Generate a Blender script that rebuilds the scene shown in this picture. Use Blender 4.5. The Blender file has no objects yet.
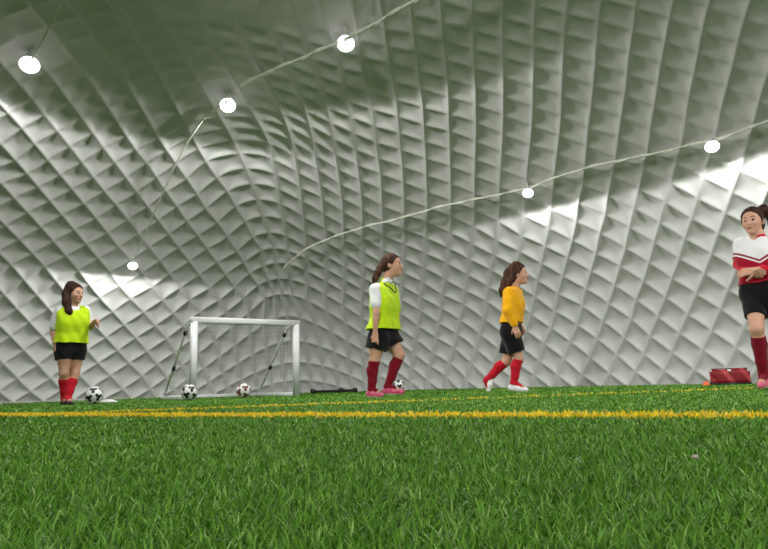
import bpy, bmesh, math, random
import numpy as np
from mathutils import Vector, Matrix

random.seed(4)
rng = np.random.default_rng(7)
scene = bpy.context.scene
COL = scene.collection
PI = math.pi

# ---------------------------------------------------------------- camera
F_PX = 620.0
CAM_H = 0.15                       # lens height over the backing, about 0.13 over the fibre tips
EYE = 0.13
ROLL = math.radians(1.67)
PITCH = math.atan((383.2 - 274.5) / F_PX)
cam_data = bpy.data.cameras.new('camera')
cam_data.sensor_fit = 'HORIZONTAL'
cam_data.sensor_width = 36.0
cam_data.lens = F_PX / 768.0 * 36.0
cam_data.clip_start = 0.02
cam = bpy.data.objects.new('camera', cam_data)
COL.objects.link(cam)
_c, _s = math.cos(ROLL), math.sin(ROLL)
_U = Vector((0, -math.sin(PITCH), math.cos(PITCH)))
_Fw = Vector((0, math.cos(PITCH), math.sin(PITCH)))
_X = Vector((1, 0, 0)) * _c - _U * _s
_Y = Vector((1, 0, 0)) * _s + _U * _c
_m = Matrix((_X, _Y, -_Fw)).transposed().to_4x4()
_m.translation = Vector((0, 0, CAM_H))
cam.matrix_world = _m
scene.camera = cam

# ---------------------------------------------------------------- world, exposure
world = bpy.data.worlds.new('world')
scene.world = world
world.use_nodes = True
world.node_tree.nodes['Background'].inputs[0].default_value = (0.8, 0.85, 0.9, 1)
world.node_tree.nodes['Background'].inputs[1].default_value = 0.02
vs = scene.view_settings
vs.view_transform = 'Standard'
vs.look = 'None'
vs.gamma = 1.0
vs.use_curve_mapping = False
vs.exposure = 1.2
scene.cycles.max_bounces = 8
scene.cycles.diffuse_bounces = 5
WALL_LAMP_W = 62.0                 # power of a small lamp hung at the membrane
GLOBE_EMIT = 1.4

# ---------------------------------------------------------------- helpers
def rays(px, py):
    px = np.asarray(px, float); py = np.asarray(py, float)
    x = (px - 384) / F_PX; y = (274.5 - py) / F_PX
    c, s = math.cos(ROLL), math.sin(ROLL)
    xr = c * x + s * y; yr = -s * x + c * y
    cp, sp = math.cos(PITCH), math.sin(PITCH)
    return np.stack([xr, cp - sp * yr, sp + cp * yr], -1)

def ground(px, depth):
    """point on the ground seen in picture column px, at the given depth"""
    py = 390.0
    for _ in range(12):
        d = rays(px, py)
        err = d[2] / d[1] + CAM_H / depth
        py += err * F_PX * 0.95
    return (float(d[0] / d[1]) * depth, depth)

def srgb(r, g, b):
    f = lambda c: c / 12.92 if c <= 0.04045 else ((c + 0.055) / 1.055) ** 2.4
    return tuple(f(v / 255.0) for v in (r, g, b)) + (1.0,)

def mesh_from(verts, quads, name, smooth=True):
    me = bpy.data.meshes.new(name)
    verts = np.asarray(verts, np.float32); quads = np.asarray(quads, np.int32)
    k = quads.shape[1]
    me.vertices.add(len(verts)); me.vertices.foreach_set('co', verts.ravel())
    me.loops.add(quads.size); me.loops.foreach_set('vertex_index', quads.ravel())
    me.polygons.add(len(quads))
    me.polygons.foreach_set('loop_start', np.arange(0, quads.size, k, dtype=np.int32))
    me.polygons.foreach_set('loop_total', np.full(len(quads), k, np.int32))
    if smooth:
        me.polygons.foreach_set('use_smooth', np.ones(len(quads), bool))
    me.update(calc_edges=True)
    return me

def link(name, me, mat, parent=None):
    o = bpy.data.objects.new(name, me)
    COL.objects.link(o)
    if mat is not None:
        for m in (mat if isinstance(mat, (list, tuple)) else [mat]):
            me.materials.append(m)
    if parent is not None:
        o.parent = parent
    return o

def tag(o, label=None, cat=None, group=None, kind=None):
    if label: o['label'] = label
    if cat: o['category'] = cat
    if group: o['group'] = group
    if kind: o['kind'] = kind
    return o

def thing(name, label, cat, loc=(0, 0, 0), rotz=0.0, group=None):
    o = bpy.data.objects.new(name, None)
    COL.objects.link(o)
    o.empty_display_size = 0.1
    o.location = loc
    o.rotation_euler = (0, 0, rotz)
    return tag(o, label, cat, group)

def copy_tree(o, parent=None):
    c = o.copy(); COL.objects.link(c)
    if parent is not None: c.parent = parent
    for ch in list(o.children): copy_tree(ch, c)
    return c

def bm_obj(name, bm, mat, parent=None, smooth=True):
    me = bpy.data.meshes.new(name)
    bmesh.ops.recalc_face_normals(bm, faces=bm.faces[:])
    for f in bm.faces: f.smooth = smooth
    bm.to_mesh(me); bm.free()
    return link(name, me, mat, parent)

def frame_of(d):
    d = d.normalized()
    a = Vector((0, 0, 1)) if abs(d.z) < 0.9 else Vector((1, 0, 0))
    u = d.cross(a).normalized()
    return u, d.cross(u).normalized()

def add_tube(bm, pts, r, seg=10, cap=True, closed=False):
    pts = [Vector(p) for p in pts]
    n = len(pts); rings = []
    u = None
    for i, p in enumerate(pts):
        if closed:
            d = pts[(i + 1) % n] - pts[i - 1]
        else:
            d = pts[min(i + 1, n - 1)] - pts[max(i - 1, 0)]
        d.normalize()
        if u is None: u, w = frame_of(d)
        else:
            u = (u - d * u.dot(d)).normalized(); w = d.cross(u).normalized()
        rr = r[i] if isinstance(r, (list, tuple)) else r
        rings.append([bm.verts.new(p + (u * math.cos(2 * PI * k / seg) + w * math.sin(2 * PI * k / seg)) * rr) for k in range(seg)])
    m = n if closed else n - 1
    for i in range(m):
        A, B = rings[i], rings[(i + 1) % n]
        for k in range(seg):
            bm.faces.new((A[k], A[(k + 1) % seg], B[(k + 1) % seg], B[k]))
    if cap and not closed:
        bm.faces.new(rings[0][::-1]); bm.faces.new(rings[-1])

def add_lathe(bm, prof, seg=28, centre=(0, 0, 0)):
    cx, cy, cz = centre
    rings = []
    for r, z in prof:
        if r < 1e-6: rings.append([bm.verts.new((cx, cy, cz + z))])
        else: rings.append([bm.verts.new((cx + r * math.cos(2 * PI * k / seg), cy + r * math.sin(2 * PI * k / seg), cz + z)) for k in range(seg)])
    for A, B in zip(rings[:-1], rings[1:]):
        for k in range(seg):
            k2 = (k + 1) % seg
            if len(A) == 1 and len(B) == 1: continue
            if len(A) == 1: bm.faces.new((A[0], B[k2], B[k]))
            elif len(B) == 1: bm.faces.new((A[k], A[k2], B[0]))
            else: bm.faces.new((A[k], A[k2], B[k2], B[k]))

def add_bar(bm, a, b, w, h, bevel=0.012, up=(0, 0, 1)):
    """box section bar from a to b with softened edges"""
    a, b = Vector(a), Vector(b)
    d = (b - a).normalized(); up = Vector(up)
    s = d.cross(up)
    if s.length < 1e-4: s = d.cross(Vector((0, 1, 0)))
    s.normalize(); t = s.cross(d).normalized()
    prof = []
    for sx, sy in ((1, 1), (-1, 1), (-1, -1), (1, -1)):
        cx, cy = sx * (w / 2 - bevel), sy * (h / 2 - bevel)
        base = {(1, 1): 0, (-1, 1): 90, (-1, -1): 180, (1, -1): 270}[(sx, sy)]
        for q in range(4):
            an = math.radians(base + q * 30)
            prof.append((cx + bevel * math.cos(an), cy + bevel * math.sin(an)))
    rings = [[bm.verts.new(p + s * x + t * y) for x, y in prof] for p in (a, b)]
    n = len(prof)
    for k in range(n):
        bm.faces.new((rings[0][k], rings[0][(k + 1) % n], rings[1][(k + 1) % n], rings[1][k]))
    bm.faces.new(rings[0][::-1]); bm.faces.new(rings[1])

# ---------------------------------------------------------------- materials
def principled(name, col, rough=0.6, spec=0.4, sheen=0.0, metal=0.0):
    m = bpy.data.materials.new(name); m.use_nodes = True
    b = m.node_tree.nodes['Principled BSDF']
    b.inputs['Base Color'].default_value = col
    b.inputs['Roughness'].default_value = rough
    b.inputs['Specular IOR Level'].default_value = spec
    b.inputs['Metallic'].default_value = metal
    b.inputs['Sheen Weight'].default_value = sheen
    return m

def noise_mat(name, ca, cb, scale=8.0, rough=0.6, spec=0.3, bump=0.0, bscale=60.0, stretch=(1, 1, 1), sheen=0.0, bdist=0.01):
    m = principled(name, ca, rough, spec, sheen)
    nt = m.node_tree; b = nt.nodes['Principled BSDF']
    tc = nt.nodes.new('ShaderNodeTexCoord'); mp = nt.nodes.new('ShaderNodeMapping')
    mp.inputs['Scale'].default_value = stretch
    nt.links.new(tc.outputs['Object'], mp.inputs[0])
    n = nt.nodes.new('ShaderNodeTexNoise'); n.inputs['Scale'].default_value = scale; n.inputs['Detail'].default_value = 5
    nt.links.new(mp.outputs[0], n.inputs['Vector'])
    r = nt.nodes.new('ShaderNodeValToRGB')
    r.color_ramp.elements[0].position = 0.35; r.color_ramp.elements[0].color = ca
    r.color_ramp.elements[1].position = 0.65; r.color_ramp.elements[1].color = cb
    nt.links.new(n.outputs['Fac'], r.inputs[0]); nt.links.new(r.outputs[0], b.inputs['Base Color'])
    if bump:
        n2 = nt.nodes.new('ShaderNodeTexNoise'); n2.inputs['Scale'].default_value = bscale
        nt.links.new(mp.outputs[0], n2.inputs['Vector'])
        bp = nt.nodes.new('ShaderNodeBump'); bp.inputs['Strength'].default_value = bump; bp.inputs['Distance'].default_value = bdist
        nt.links.new(n2.outputs['Fac'], bp.inputs['Height']); nt.links.new(bp.outputs[0], b.inputs['Normal'])
    return m

M = {}
M['membrane'] = noise_mat('dome_membrane', (0.54, 0.545, 0.53, 1), (0.58, 0.585, 0.57, 1), 1.3, 0.5, 0.35, 0.12, 14, bdist=0.02)
M['backing'] = noise_mat('turf_backing', srgb(40, 66, 24), srgb(62, 96, 38), 60, 0.9, 0.1, 0.5, 220)
M['white_paint'] = noise_mat('white_powder_coat', srgb(226, 228, 230), srgb(236, 238, 240), 6, 0.35, 0.5)
M['grey_tube'] = noise_mat('grey_steel_tube', srgb(176, 178, 176), srgb(196, 198, 196), 10, 0.4, 0.5)
M['net'] = noise_mat('net_cord', srgb(226, 228, 226), srgb(236, 238, 236), 20, 0.9, 0.1)
M['support'] = noise_mat('white_webbing', srgb(244, 244, 242), srgb(250, 250, 248), 20, 0.9, 0.1)
M['black_plastic'] = noise_mat('black_plastic', srgb(22, 23, 24), srgb(34, 35, 36), 20, 0.5, 0.4)
M['cable'] = noise_mat('cable_sleeve', srgb(196, 200, 186), srgb(220, 222, 210), 20, 0.6, 0.3)
M['lamp_shade'] = noise_mat('lamp_shade_enamel', srgb(190, 192, 188), srgb(205, 206, 202), 20, 0.5, 0.4)
M['skin'] = noise_mat('skin', srgb(208, 156, 132), srgb(218, 168, 144), 14, 0.5, 0.35, 0.05, 90)
M['lips'] = noise_mat('lips', srgb(176, 92, 88), srgb(190, 104, 98), 60, 0.45, 0.4)
M['eye'] = principled('eye', srgb(40, 30, 26), 0.15, 0.6)
M['hair_dark'] = noise_mat('dark_brown_hair', srgb(34, 20, 16), srgb(72, 44, 34), 30, 0.65, 0.2, 0.8, 60, (1, 1, 0.12))
M['hair_brown'] = noise_mat('brown_hair', srgb(44, 26, 20), srgb(88, 56, 40), 30, 0.65, 0.2, 0.8, 60, (1, 1, 0.12))
def cloth(name, a, b, **k):
    return noise_mat(name, srgb(*a), srgb(*b), 18, 0.8, 0.15, 0.35, 300, sheen=0.15, bdist=0.004)
M['lime'] = cloth('lime_bib_mesh', (196, 232, 22), (206, 240, 34))
M['white_cloth'] = cloth('white_jersey', (236, 236, 240), (244, 244, 246))
M['black_cloth'] = cloth('black_shorts', (11, 11, 13), (17, 17, 19))
M['yellow_cloth'] = cloth('yellow_jersey', (244, 172, 6), (250, 182, 14))
M['red_sock'] = cloth('red_sock_knit', (190, 16, 38), (200, 24, 46))
M['maroon_sock'] = cloth('dark_red_sock_knit', (124, 8, 30), (134, 14, 38))
M['pink_shoe'] = noise_mat('pink_boot', srgb(222, 66, 122), srgb(238, 120, 150), 22, 0.4, 0.5)
M['black_shoe'] = noise_mat('black_boot', srgb(26, 22, 24), srgb(60, 30, 36), 22, 0.4, 0.5)
M['white_shoe'] = noise_mat('white_boot', srgb(232, 232, 232), srgb(244, 244, 244), 22, 0.4, 0.5)
M['sole'] = noise_mat('boot_sole', srgb(206, 206, 200), srgb(220, 220, 214), 22, 0.6, 0.3)
M['pale_sole'] = noise_mat('boot_sole_lime', srgb(214, 226, 170), srgb(226, 234, 196), 22, 0.6, 0.3)
M['dark_trim'] = cloth('dark_grey_binding', (66, 76, 40), (76, 86, 50))
M['orange'] = noise_mat('orange_plastic', srgb(246, 96, 40), srgb(252, 110, 52), 22, 0.5, 0.4)
M['white_plastic'] = noise_mat('white_plastic', srgb(232, 234, 232), srgb(240, 242, 240), 22, 0.5, 0.4)
M['pebble'] = noise_mat('pale_pebble', srgb(186, 170, 158), srgb(210, 196, 184), 60, 0.8, 0.2)
M['ball_white'] = noise_mat('ball_white', srgb(236, 236, 236), srgb(244, 244, 244), 12, 0.35, 0.5)
M['ball_black'] = noise_mat('ball_black', srgb(24, 24, 28), srgb(34, 34, 38), 12, 0.35, 0.5)
M['ball_red'] = noise_mat('ball_dark_red', srgb(110, 50, 46), srgb(126, 60, 54), 12, 0.35, 0.5)

m = principled('lamp_globe', (1, 1, 1, 1), 0.4)
b = m.node_tree.nodes['Principled BSDF']
b.inputs['Emission Color'].default_value = (1.0, 0.98, 0.97, 1)
b.inputs['Emission Strength'].default_value = GLOBE_EMIT
M['globe'] = m

def fibre_mat(name, transl=0.25, rough=0.38):
    m = principled(name, (0.1, 0.2, 0.05, 1), rough, 0.22)
    nt = m.node_tree; b = nt.nodes['Principled BSDF']
    a = nt.nodes.new('ShaderNodeAttribute'); a.attribute_name = 'tint'
    nt.links.new(a.outputs['Color'], b.inputs['Base Color'])
    tr = nt.nodes.new('ShaderNodeBsdfTranslucent'); nt.links.new(a.outputs['Color'], tr.inputs[0])
    mx = nt.nodes.new('ShaderNodeMixShader'); mx.inputs[0].default_value = transl
    out = nt.nodes['Material Output']
    nt.links.new(b.outputs[0], mx.inputs[1]); nt.links.new(tr.outputs[0], mx.inputs[2]); nt.links.new(mx.outputs[0], out.inputs[0])
    return m
M['fibre'] = fibre_mat('turf_fibre')

# ---------------------------------------------------------------- the air dome
# Half ellipsoid standing on the pitch, its long axis nearly down the view.  The net
# of restraining cables is measured from the photo at its knots (column : row, x, y);
# knots are laid on the shell and a thin plate spline carries the net round the whole dome.
EC = np.array([-0.093, 0.0]); EA, EB, EH = 7.75, 12.79, 4.64; EROT = 0.166
_ce, _se = math.cos(EROT), math.sin(EROT)

def to_unit(p):
    X = p[..., 0] - EC[0]; Y = p[..., 1] - EC[1]
    return np.stack([(_ce * X + _se * Y) / EA, (-_se * X + _ce * Y) / EB, p[..., 2] / EH], -1)

def from_unit(q):
    A = q[..., 0] * EA; B = q[..., 1] * EB
    return np.stack([EC[0] + _ce * A - _se * B, EC[1] + _se * A + _ce * B, q[..., 2] * EH], -1)

def shell_hit(px, py):
    d = rays(px, py); o = np.array([0, 0, EYE])
    uo, ud = to_unit(o), to_unit(o + d) - to_unit(o)
    a = (ud * ud).sum(-1); bq = 2 * (ud * uo).sum(-1); c = (uo * uo).sum(-1) - 1
    t = (-bq + np.sqrt(bq * bq - 4 * a * c)) / (2 * a)
    return o + d * t[..., None]

def stereo(q):
    return q[..., :2] / (1 + q[..., 2:3])

KNOTS = {
    0: [(24,3.9,362.5), (25,18,377), (26,31,390)],
    1: [(23,10.8,335), (24,24.4,349), (25,38.5,363.5), (26,50.8,377)],
    2: [(21,4.9,293.7), (22,17.6,307.9), (23,29.8,321), (24,43,335), (27,80,374), (28,91.8,386.5)],
    3: [(20,11.7,264), (21,24.4,279), (22,37.1,293.7), (23,48.8,307.4), (27,98.6,362), (28,110.4,374.2), (29,123,388)],
    4: [(18,5.9,224.5), (19,19.5,238.5), (20,33.2,252.8), (21,44.9,266), (22,56.6,280.5), (26,106.4,336.6), (27,118.2,349.4), (28,129.5,362), (29,142.6,375)],
    5: [(16,1.5,182.5), (17,14.6,197.1), (18,28.3,211.8), (19,41.5,226.4), (20,53.7,240.5), (21,66.4,255), (22,79.1,269.7), (25,113.3,311), (26,124.5,324), (27,136,337), (28,147.4,350.6), (29,157.1,363.2), (30,166.9,376)],
    6: [(15,16.6,160), (16,27.3,172.7), (17,38.6,186), (18,50.3,200), (19,62,214.2), (20,74.7,229), (21,86.9,243.5), (22,98.6,257.7), (24,119.9,284.9), (25,130.8,298), (26,144,311.5), (27,155.5,325), (28,166.9,337.9)],
    7: [(13,8.8,111.8), (14,22.5,127.4), (15,34.7,143), (16,48,159), (17,60.5,174.1), (18,72.3,188.3), (19,84,202.5), (20,96.7,217.6), (21,107.9,232.2), (22,118.9,245.9), (23,131.3,259.1), (24,142.5,272.3), (25,152.7,285.9), (26,162.7,299.2), (27,173.7,312.5)],
    8: [(11,7,68), (12,18.6,82.5), (13,32.2,98.1), (14,45,114), (15,57.6,130.3), (16,70.3,146), (17,82,161.5), (18,93.5,176.5), (19,104.5,190.3), (20,116.2,204), (21,128.3,218.6), (22,139,233.2), (23,149.3,246.4), (24,160,260), (25,169.8,273.5), (26,180.5,286.9), (27,189.8,299.1), (28,200,311.5)],
    9: [(13,59.6,86), (14,70,101.5), (15,82.5,117), (16,93.7,132.3), (17,103.5,146.9), (18,115.2,161.5), (19,126.5,177), (20,136.9,191.3), (21,148,205.8), (22,158.6,219.5), (23,169.3,233.7), (24,179.1,246.9), (25,189.8,260.5), (26,199.6,274.2), (27,209.4,287.4), (28,219.1,299.6)],
    10: [(18,136.1,148.8), (19,146.9,162), (20,157,176.5), (21,166.4,191.3), (22,177.6,205.5), (23,186.9,220.5), (24,198.2,235), (25,206.9,248), (26,217.5,262), (27,226,274.2), (28,234.8,286.9), (29,243.6,298)],
    11: [(18,158.6,137.1), (20,176,162.5), (21,187,178), (22,197.7,193.8), (23,205.5,207.8), (24,218,222), (25,227.6,236.1), (26,237.4,251.3), (27,243.9,261.5), (28,249.8,272.8), (29,258.6,285), (30,265.4,297.6)],
    12: [(21,205.5,160.5), (22,217.5,177.8), (23,227.5,190.5), (24,236,205.7), (25,245.5,221), (26,253,237), (27,262.5,249.8)],
    14: [(20,269.3,142.5), (21,272.3,158.6), (22,276.2,174.2), (23,278.1,187.9), (24,280.1,203.5), (25,284,219.5), (26,285.9,235.5), (27,286.9,249.8), (28,289,263.5), (29,290,279.2), (30,290.5,294.5)],
    15: [(20,294.7,156.6), (21,297.7,172.3), (22,300.6,187.9), (24,303.5,216.5), (25,305.5,232.5), (26,306.4,246.9), (28,307.4,271), (29,308,285)],
    16: [(20,317.2,168.4), (21,320.1,184), (22,322,197), (24,325,228.3), (25,327,242), (26,327,256.6)],
    17: [(18,334.8,153.7), (19,337.8,168.4), (20,339.7,184), (21,341.7,197.7), (24,343.5,239), (25,344.5,252.5), (26,344.9,267)],
    18: [(12,340.7,67.4), (13,343.7,84), (14,348,101), (15,351.5,116.6), (16,353.4,132.2), (17,355.4,148.8), (18,357.3,164.5), (19,359.3,179.1), (20,360.9,193.8), (21,362,208.5), (22,362,223)],
    19: [(11,360.3,55.7), (12,365.2,72.3), (13,367.1,90.8), (14,371,108), (15,373.9,125.4), (16,375.9,142), (17,377.9,157.6), (18,380.4,173.2), (19,381.2,188.9), (20,381.8,205.5), (21,382.5,220.5), (22,383,235), (23,382.5,249)],
    20: [(9,384.7,27.3), (10,386.6,45.9), (11,389.6,62.5), (12,392.5,80), (13,396.4,99), (14,397.4,115.6), (15,399.3,132.2), (16,400.3,148.8), (17,402.3,165.9), (18,403.2,181.5), (19,403.8,197.7), (20,403.9,213.7), (21,403.9,229), (22,404.3,243.9), (23,403.5,258), (24,402.9,272.3)],
    21: [(8,411,14.6), (9,413,32.2), (10,415.9,51.8), (11,417.9,69.3), (12,419.8,87.9), (13,422.8,106.8), (14,423.7,124.4), (15,424.7,141), (16,425.7,157.6), (17,426.1,174.5), (18,426.7,191), (19,427,206.8), (20,426.4,221.5), (21,425.4,237.1), (22,425,252.7), (23,423.4,267.4), (24,422.5,281.5), (25,420.5,296.7), (26,420.3,310), (27,417.3,325.2), (28,415.4,338.8), (29,413.4,352.5), (30,411.5,367.1), (31,409.5,379.8)],
    22: [(8,441.3,20.5), (9,443.3,41), (10,445.2,58.6), (11,447.2,78.1), (12,448.2,95.7), (13,448.2,113.7), (14,449.1,130.3), (15,449.5,148.8), (16,450.1,165.4), (17,450.7,183), (18,450.7,199.6), (19,450.8,216), (20,449.8,232.2), (21,448.8,247.9), (22,446.9,262.5), (23,444.9,279.1), (24,442,293.8), (25,440.8,307.6), (26,438.8,322.2), (27,435.9,336.9), (28,433,352.5), (29,430,365.2), (30,427.1,379.8)],
    23: [(7,472,9.8), (8,473,29.3), (9,473,47.9), (10,473.9,67.4), (11,475.2,86.4), (12,475.5,104), (13,476,122), (14,475.5,140), (15,474.9,158.6), (16,474.3,175), (17,474.3,192.8), (18,474.2,209.8), (19,473.8,226.4), (20,471.3,243), (21,468.8,258.6), (22,467.4,274.2), (23,464.5,289.8), (24,463.2,303.7), (25,459.3,319.3), (26,456.4,333), (27,453.5,346.6), (28,448.6,362.3), (29,445.7,375)],
    24: [(7,502.2,17.6), (8,502.2,37.1), (9,502.2,56.6), (10,502.8,75.2), (11,502.8,95.7), (12,502.8,114.2), (13,502.2,133.2), (14,501.3,151.8), (15,500.3,168.4), (16,499.3,185), (17,499.6,203.9), (18,497.7,220.5), (19,495.7,239.1), (20,493.8,254.7), (21,490.8,269.3), (22,487.9,285.9), (23,485.7,300.7), (24,483.8,318.3), (25,479.8,333.9), (26,475.9,348.6), (27,471.1,362.3), (28,466.2,378.9)],
    25: [(6,534.5,3.9), (7,533.5,25.4), (8,533.5,45.9), (9,533.5,64.5), (10,533.1,85.9), (11,532.5,105.5), (12,531.5,125.4), (13,529.6,143.9), (14,527.6,161.5), (17,523.4,214.6), (18,521.1,235.2), (19,519.1,250.8)],
    26: [(6,565.7,13.7), (7,563.7,33.2), (8,562.8,52.7), (9,561.8,73.2), (10,560.8,93.7), (11,560.8,115), (12,558.9,134.2), (13,556.9,151.8), (14,554,172.3), (17,548.5,227), (18,544.5,245.5), (19,541,263), (20,537.3,280), (21,534.8,296)],
    27: [(6,598,20.5), (7,596,42), (8,595,63.5), (9,592.7,84), (10,590.5,105.5), (11,587.2,127.3), (12,586.2,144.9), (13,584.3,164.5), (14,582.3,184), (15,577.9,202), (16,575.9,220.5), (17,572,240), (18,567.1,256.6), (19,562.2,275.2), (20,557.3,293.3), (21,554.4,310.5), (22,550.5,327.1), (23,543.7,342.7), (24,538.8,360.3), (25,533.9,374)],
    28: [(5,634.6,6.8), (6,632.6,30.3), (7,628.7,51.8), (8,626.8,73.2), (9,624.8,92.8), (10,621,115.6), (11,618,136.1), (12,615.5,156.6), (13,611.6,174.2), (14,607.7,194.7), (15,605.2,213.7), (16,599.3,232.2), (17,595.4,252.7), (18,590.5,270.3), (19,585.7,287.9), (20,582,305), (21,576.9,324.2), (22,570,341.2), (23,563.2,357.4), (24,557.3,374)],
    29: [(5,668.8,17.6), (6,664.9,40), (7,660,62.5), (8,657,84), (9,653.6,105.5), (10,649.3,128.3), (11,647.3,148.8), (12,642.4,168.4), (13,638.5,187.9), (14,633.2,207.8), (15,629.3,226.4), (16,625.2,247.4), (17,619.5,265.4), (18,614,284.5), (19,608.1,303.3), (20,602.3,320.3), (21,596.4,337.8), (22,589.6,356.4), (23,581.8,374)],
    30: [(4,706.9,5.9), (5,702,29.3), (6,698,51.8), (7,693.2,73.2), (8,688.3,95.7), (9,685.4,118.6), (10,681.5,142), (11,675.6,162.5), (12,670.7,183), (13,664.9,201), (14,659,222.5), (15,653.7,241), (16,648.3,262), (17,643,280.1), (18,635.5,299), (19,630.6,318.3), (20,623.7,336.9), (21,615.9,353.5), (22,609.1,372)],
    31: [(4,743,18.6), (5,737.1,41), (6,732.3,64.5), (7,726.4,85.9), (8,720.5,108.5), (9,715.7,132.2), (10,709,155), (11,702,176.2), (12,697,197.7), (13,691.2,217.6), (14,684.4,238.1), (15,678.5,257.6), (16,671,277.6), (17,664.8,296.2), (18,657,315.4), (19,649.1,334.9), (20,643.3,353), (21,634.5,370)],
    32: [(6,765.5,76), (7,758.6,100), (8,752.8,122.5), (9,746,146), (10,739,168.9), (11,731.3,191), (12,724.5,211.7), (13,717.6,232.2), (14,710.8,252.7), (15,703.9,272.3), (16,695.6,292.8), (17,687,313.4), (18,678.8,332), (19,671,351), (20,663.4,369.3)],
    33: [(14,735.2,268.4), (15,727.4,288.9), (16,720,308), (17,710.8,329.5), (18,702,348.6), (19,693.2,368.1)],
    34: [(16,743.5,325.5), (17,735,346), (18,726,366.2)],
}
_k = np.array([(u, v, x, y) for u, L in KNOTS.items() for v, x, y in L], float)
_P = stereo(to_unit(shell_hit(_k[:, 2], _k[:, 3])))

def tps_phi(r2):
    return 0.5 * r2 * np.log(np.maximum(r2, 1e-12))
_n = len(_P)
_A = np.zeros((_n + 3, _n + 3))
_A[:_n, :_n] = tps_phi(((_P[:, None] - _P[None]) ** 2).sum(-1)) + np.eye(_n) * 2.0e-4
_A[:_n, _n] = 1; _A[:_n, _n + 1:] = _P; _A[_n, :_n] = 1; _A[_n + 1:, :_n] = _P.T
_W = np.linalg.solve(_A, np.concatenate([_k[:, :2], np.zeros((3, 2))]))

def net_uv(S):
    out = np.empty((len(S), 2))
    for i in range(0, len(S), 20000):
        s = S[i:i + 20000]
        out[i:i + 20000] = tps_phi(((s[:, None] - _P[None]) ** 2).sum(-1)) @ _W[:_n] + _W[_n] + s @ _W[_n + 1:]
    return out

BULGE = 0.084
def build_dome():
    # angle round the shell: fine over the part that faces the camera, coarser elsewhere
    def spaced(f_step, lo, hi):
        a = [lo]
        while a[-1] < hi: a.append(a[-1] + f_step(a[-1]))
        return np.array(a[:-1])
    fine, coarse = 0.0016, 0.0075
    th = spaced(lambda t: fine if 0.55 < t < 2.5 else coarse, -PI / 2, 3 * PI / 2)
    ph = np.concatenate([[-0.02], spaced(lambda t: 0.0031 if t < 1.05 else 0.011, 0.0, PI / 2 - 0.012)])
    T, Pp = np.meshgrid(th, ph, indexing='ij')
    q = np.stack([np.cos(Pp) * np.cos(T), np.cos(Pp) * np.sin(T), np.sin(Pp)], -1).reshape(-1, 3)
    q = np.concatenate([q, [[0, 0, 1.0]]])
    uv = net_uv(stereo(q))
    p = from_unit(q)
    nx = to_unit(p); nrm = np.stack([nx[:, 0] / EA, nx[:, 1] / EB, nx[:, 2] / EH], -1)
    nrm = np.stack([_ce * nrm[:, 0] - _se * nrm[:, 1], _se * nrm[:, 0] + _ce * nrm[:, 1], nrm[:, 2]], -1)
    nrm /= np.linalg.norm(nrm, axis=1)[:, None]
    su = np.abs(np.sin(PI * uv[:, 0])); sv = np.abs(np.sin(PI * uv[:, 1]))
    # every cell is blown outwards; column seams stay taut, row seams sag between knots
    sv = 0.13 + 0.87 * sv
    disp = BULGE * (1.08 - 0.55 * q[:, 2]) * (np.maximum(su, 1e-4) ** -1.8 + sv ** -1.8) ** (-1 / 1.8) * 1.35
    p = p + nrm * disp[:, None]
    nt_, np_ = len(th), len(ph)
    i = np.arange(nt_)[:, None]; j = np.arange(np_ - 1)[None]
    a = i * np_ + j; bb = ((i + 1) % nt_) * np_ + j
    quads = np.stack([a, bb, bb + 1, a + 1], -1).reshape(-1, 4)
    me = mesh_from(p, quads[:, ::-1], 'wall_dome')
    bm = bmesh.new(); bm.from_mesh(me); bm.verts.ensure_lookup_table()
    ring = [bm.verts[k * np_ + np_ - 1] for k in range(nt_)]
    top = bm.verts[len(p) - 1]
    for k in range(nt_):
        f = bm.faces.new((ring[(k + 1) % nt_], ring[k], top)); f.smooth = True
    bm.to_mesh(me); bm.free()
    o = link('wall_dome', me, M['membrane'])
    return tag(o, 'quilted white inflated dome wall with cable seams around the pitch', 'dome wall', kind='structure')
build_dome()

# ---------------------------------------------------------------- floor
def build_floor():
    bm = bmesh.new()
    n = 128
    vs_ = []
    for k in range(n):
        t = 2 * PI * k / n
        p = from_unit(np.array([1.02 * math.cos(t), 1.02 * math.sin(t), 0.0]))
        vs_.append(bm.verts.new((p[0], p[1], 0)))
    bm.faces.new(vs_)
    o = bm_obj('floor', bm, M['backing'], smooth=False)
    return tag(o, 'green artificial turf ground of the indoor pitch', 'floor', kind='structure')
build_floor()

LINE1 = (ground(2, 4.31), ground(766, 2.02), 0.15)
LINE2 = (ground(100, 4.36), ground(420, 4.98), 0.085)
def line_dist(x, y, L):
    (x0, y0), (x1, y1), w = L
    dx, dy = x1 - x0, y1 - y0; l = math.hypot(dx, dy)
    return (-(x - x0) * dy + (y - y0) * dx) / l

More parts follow.
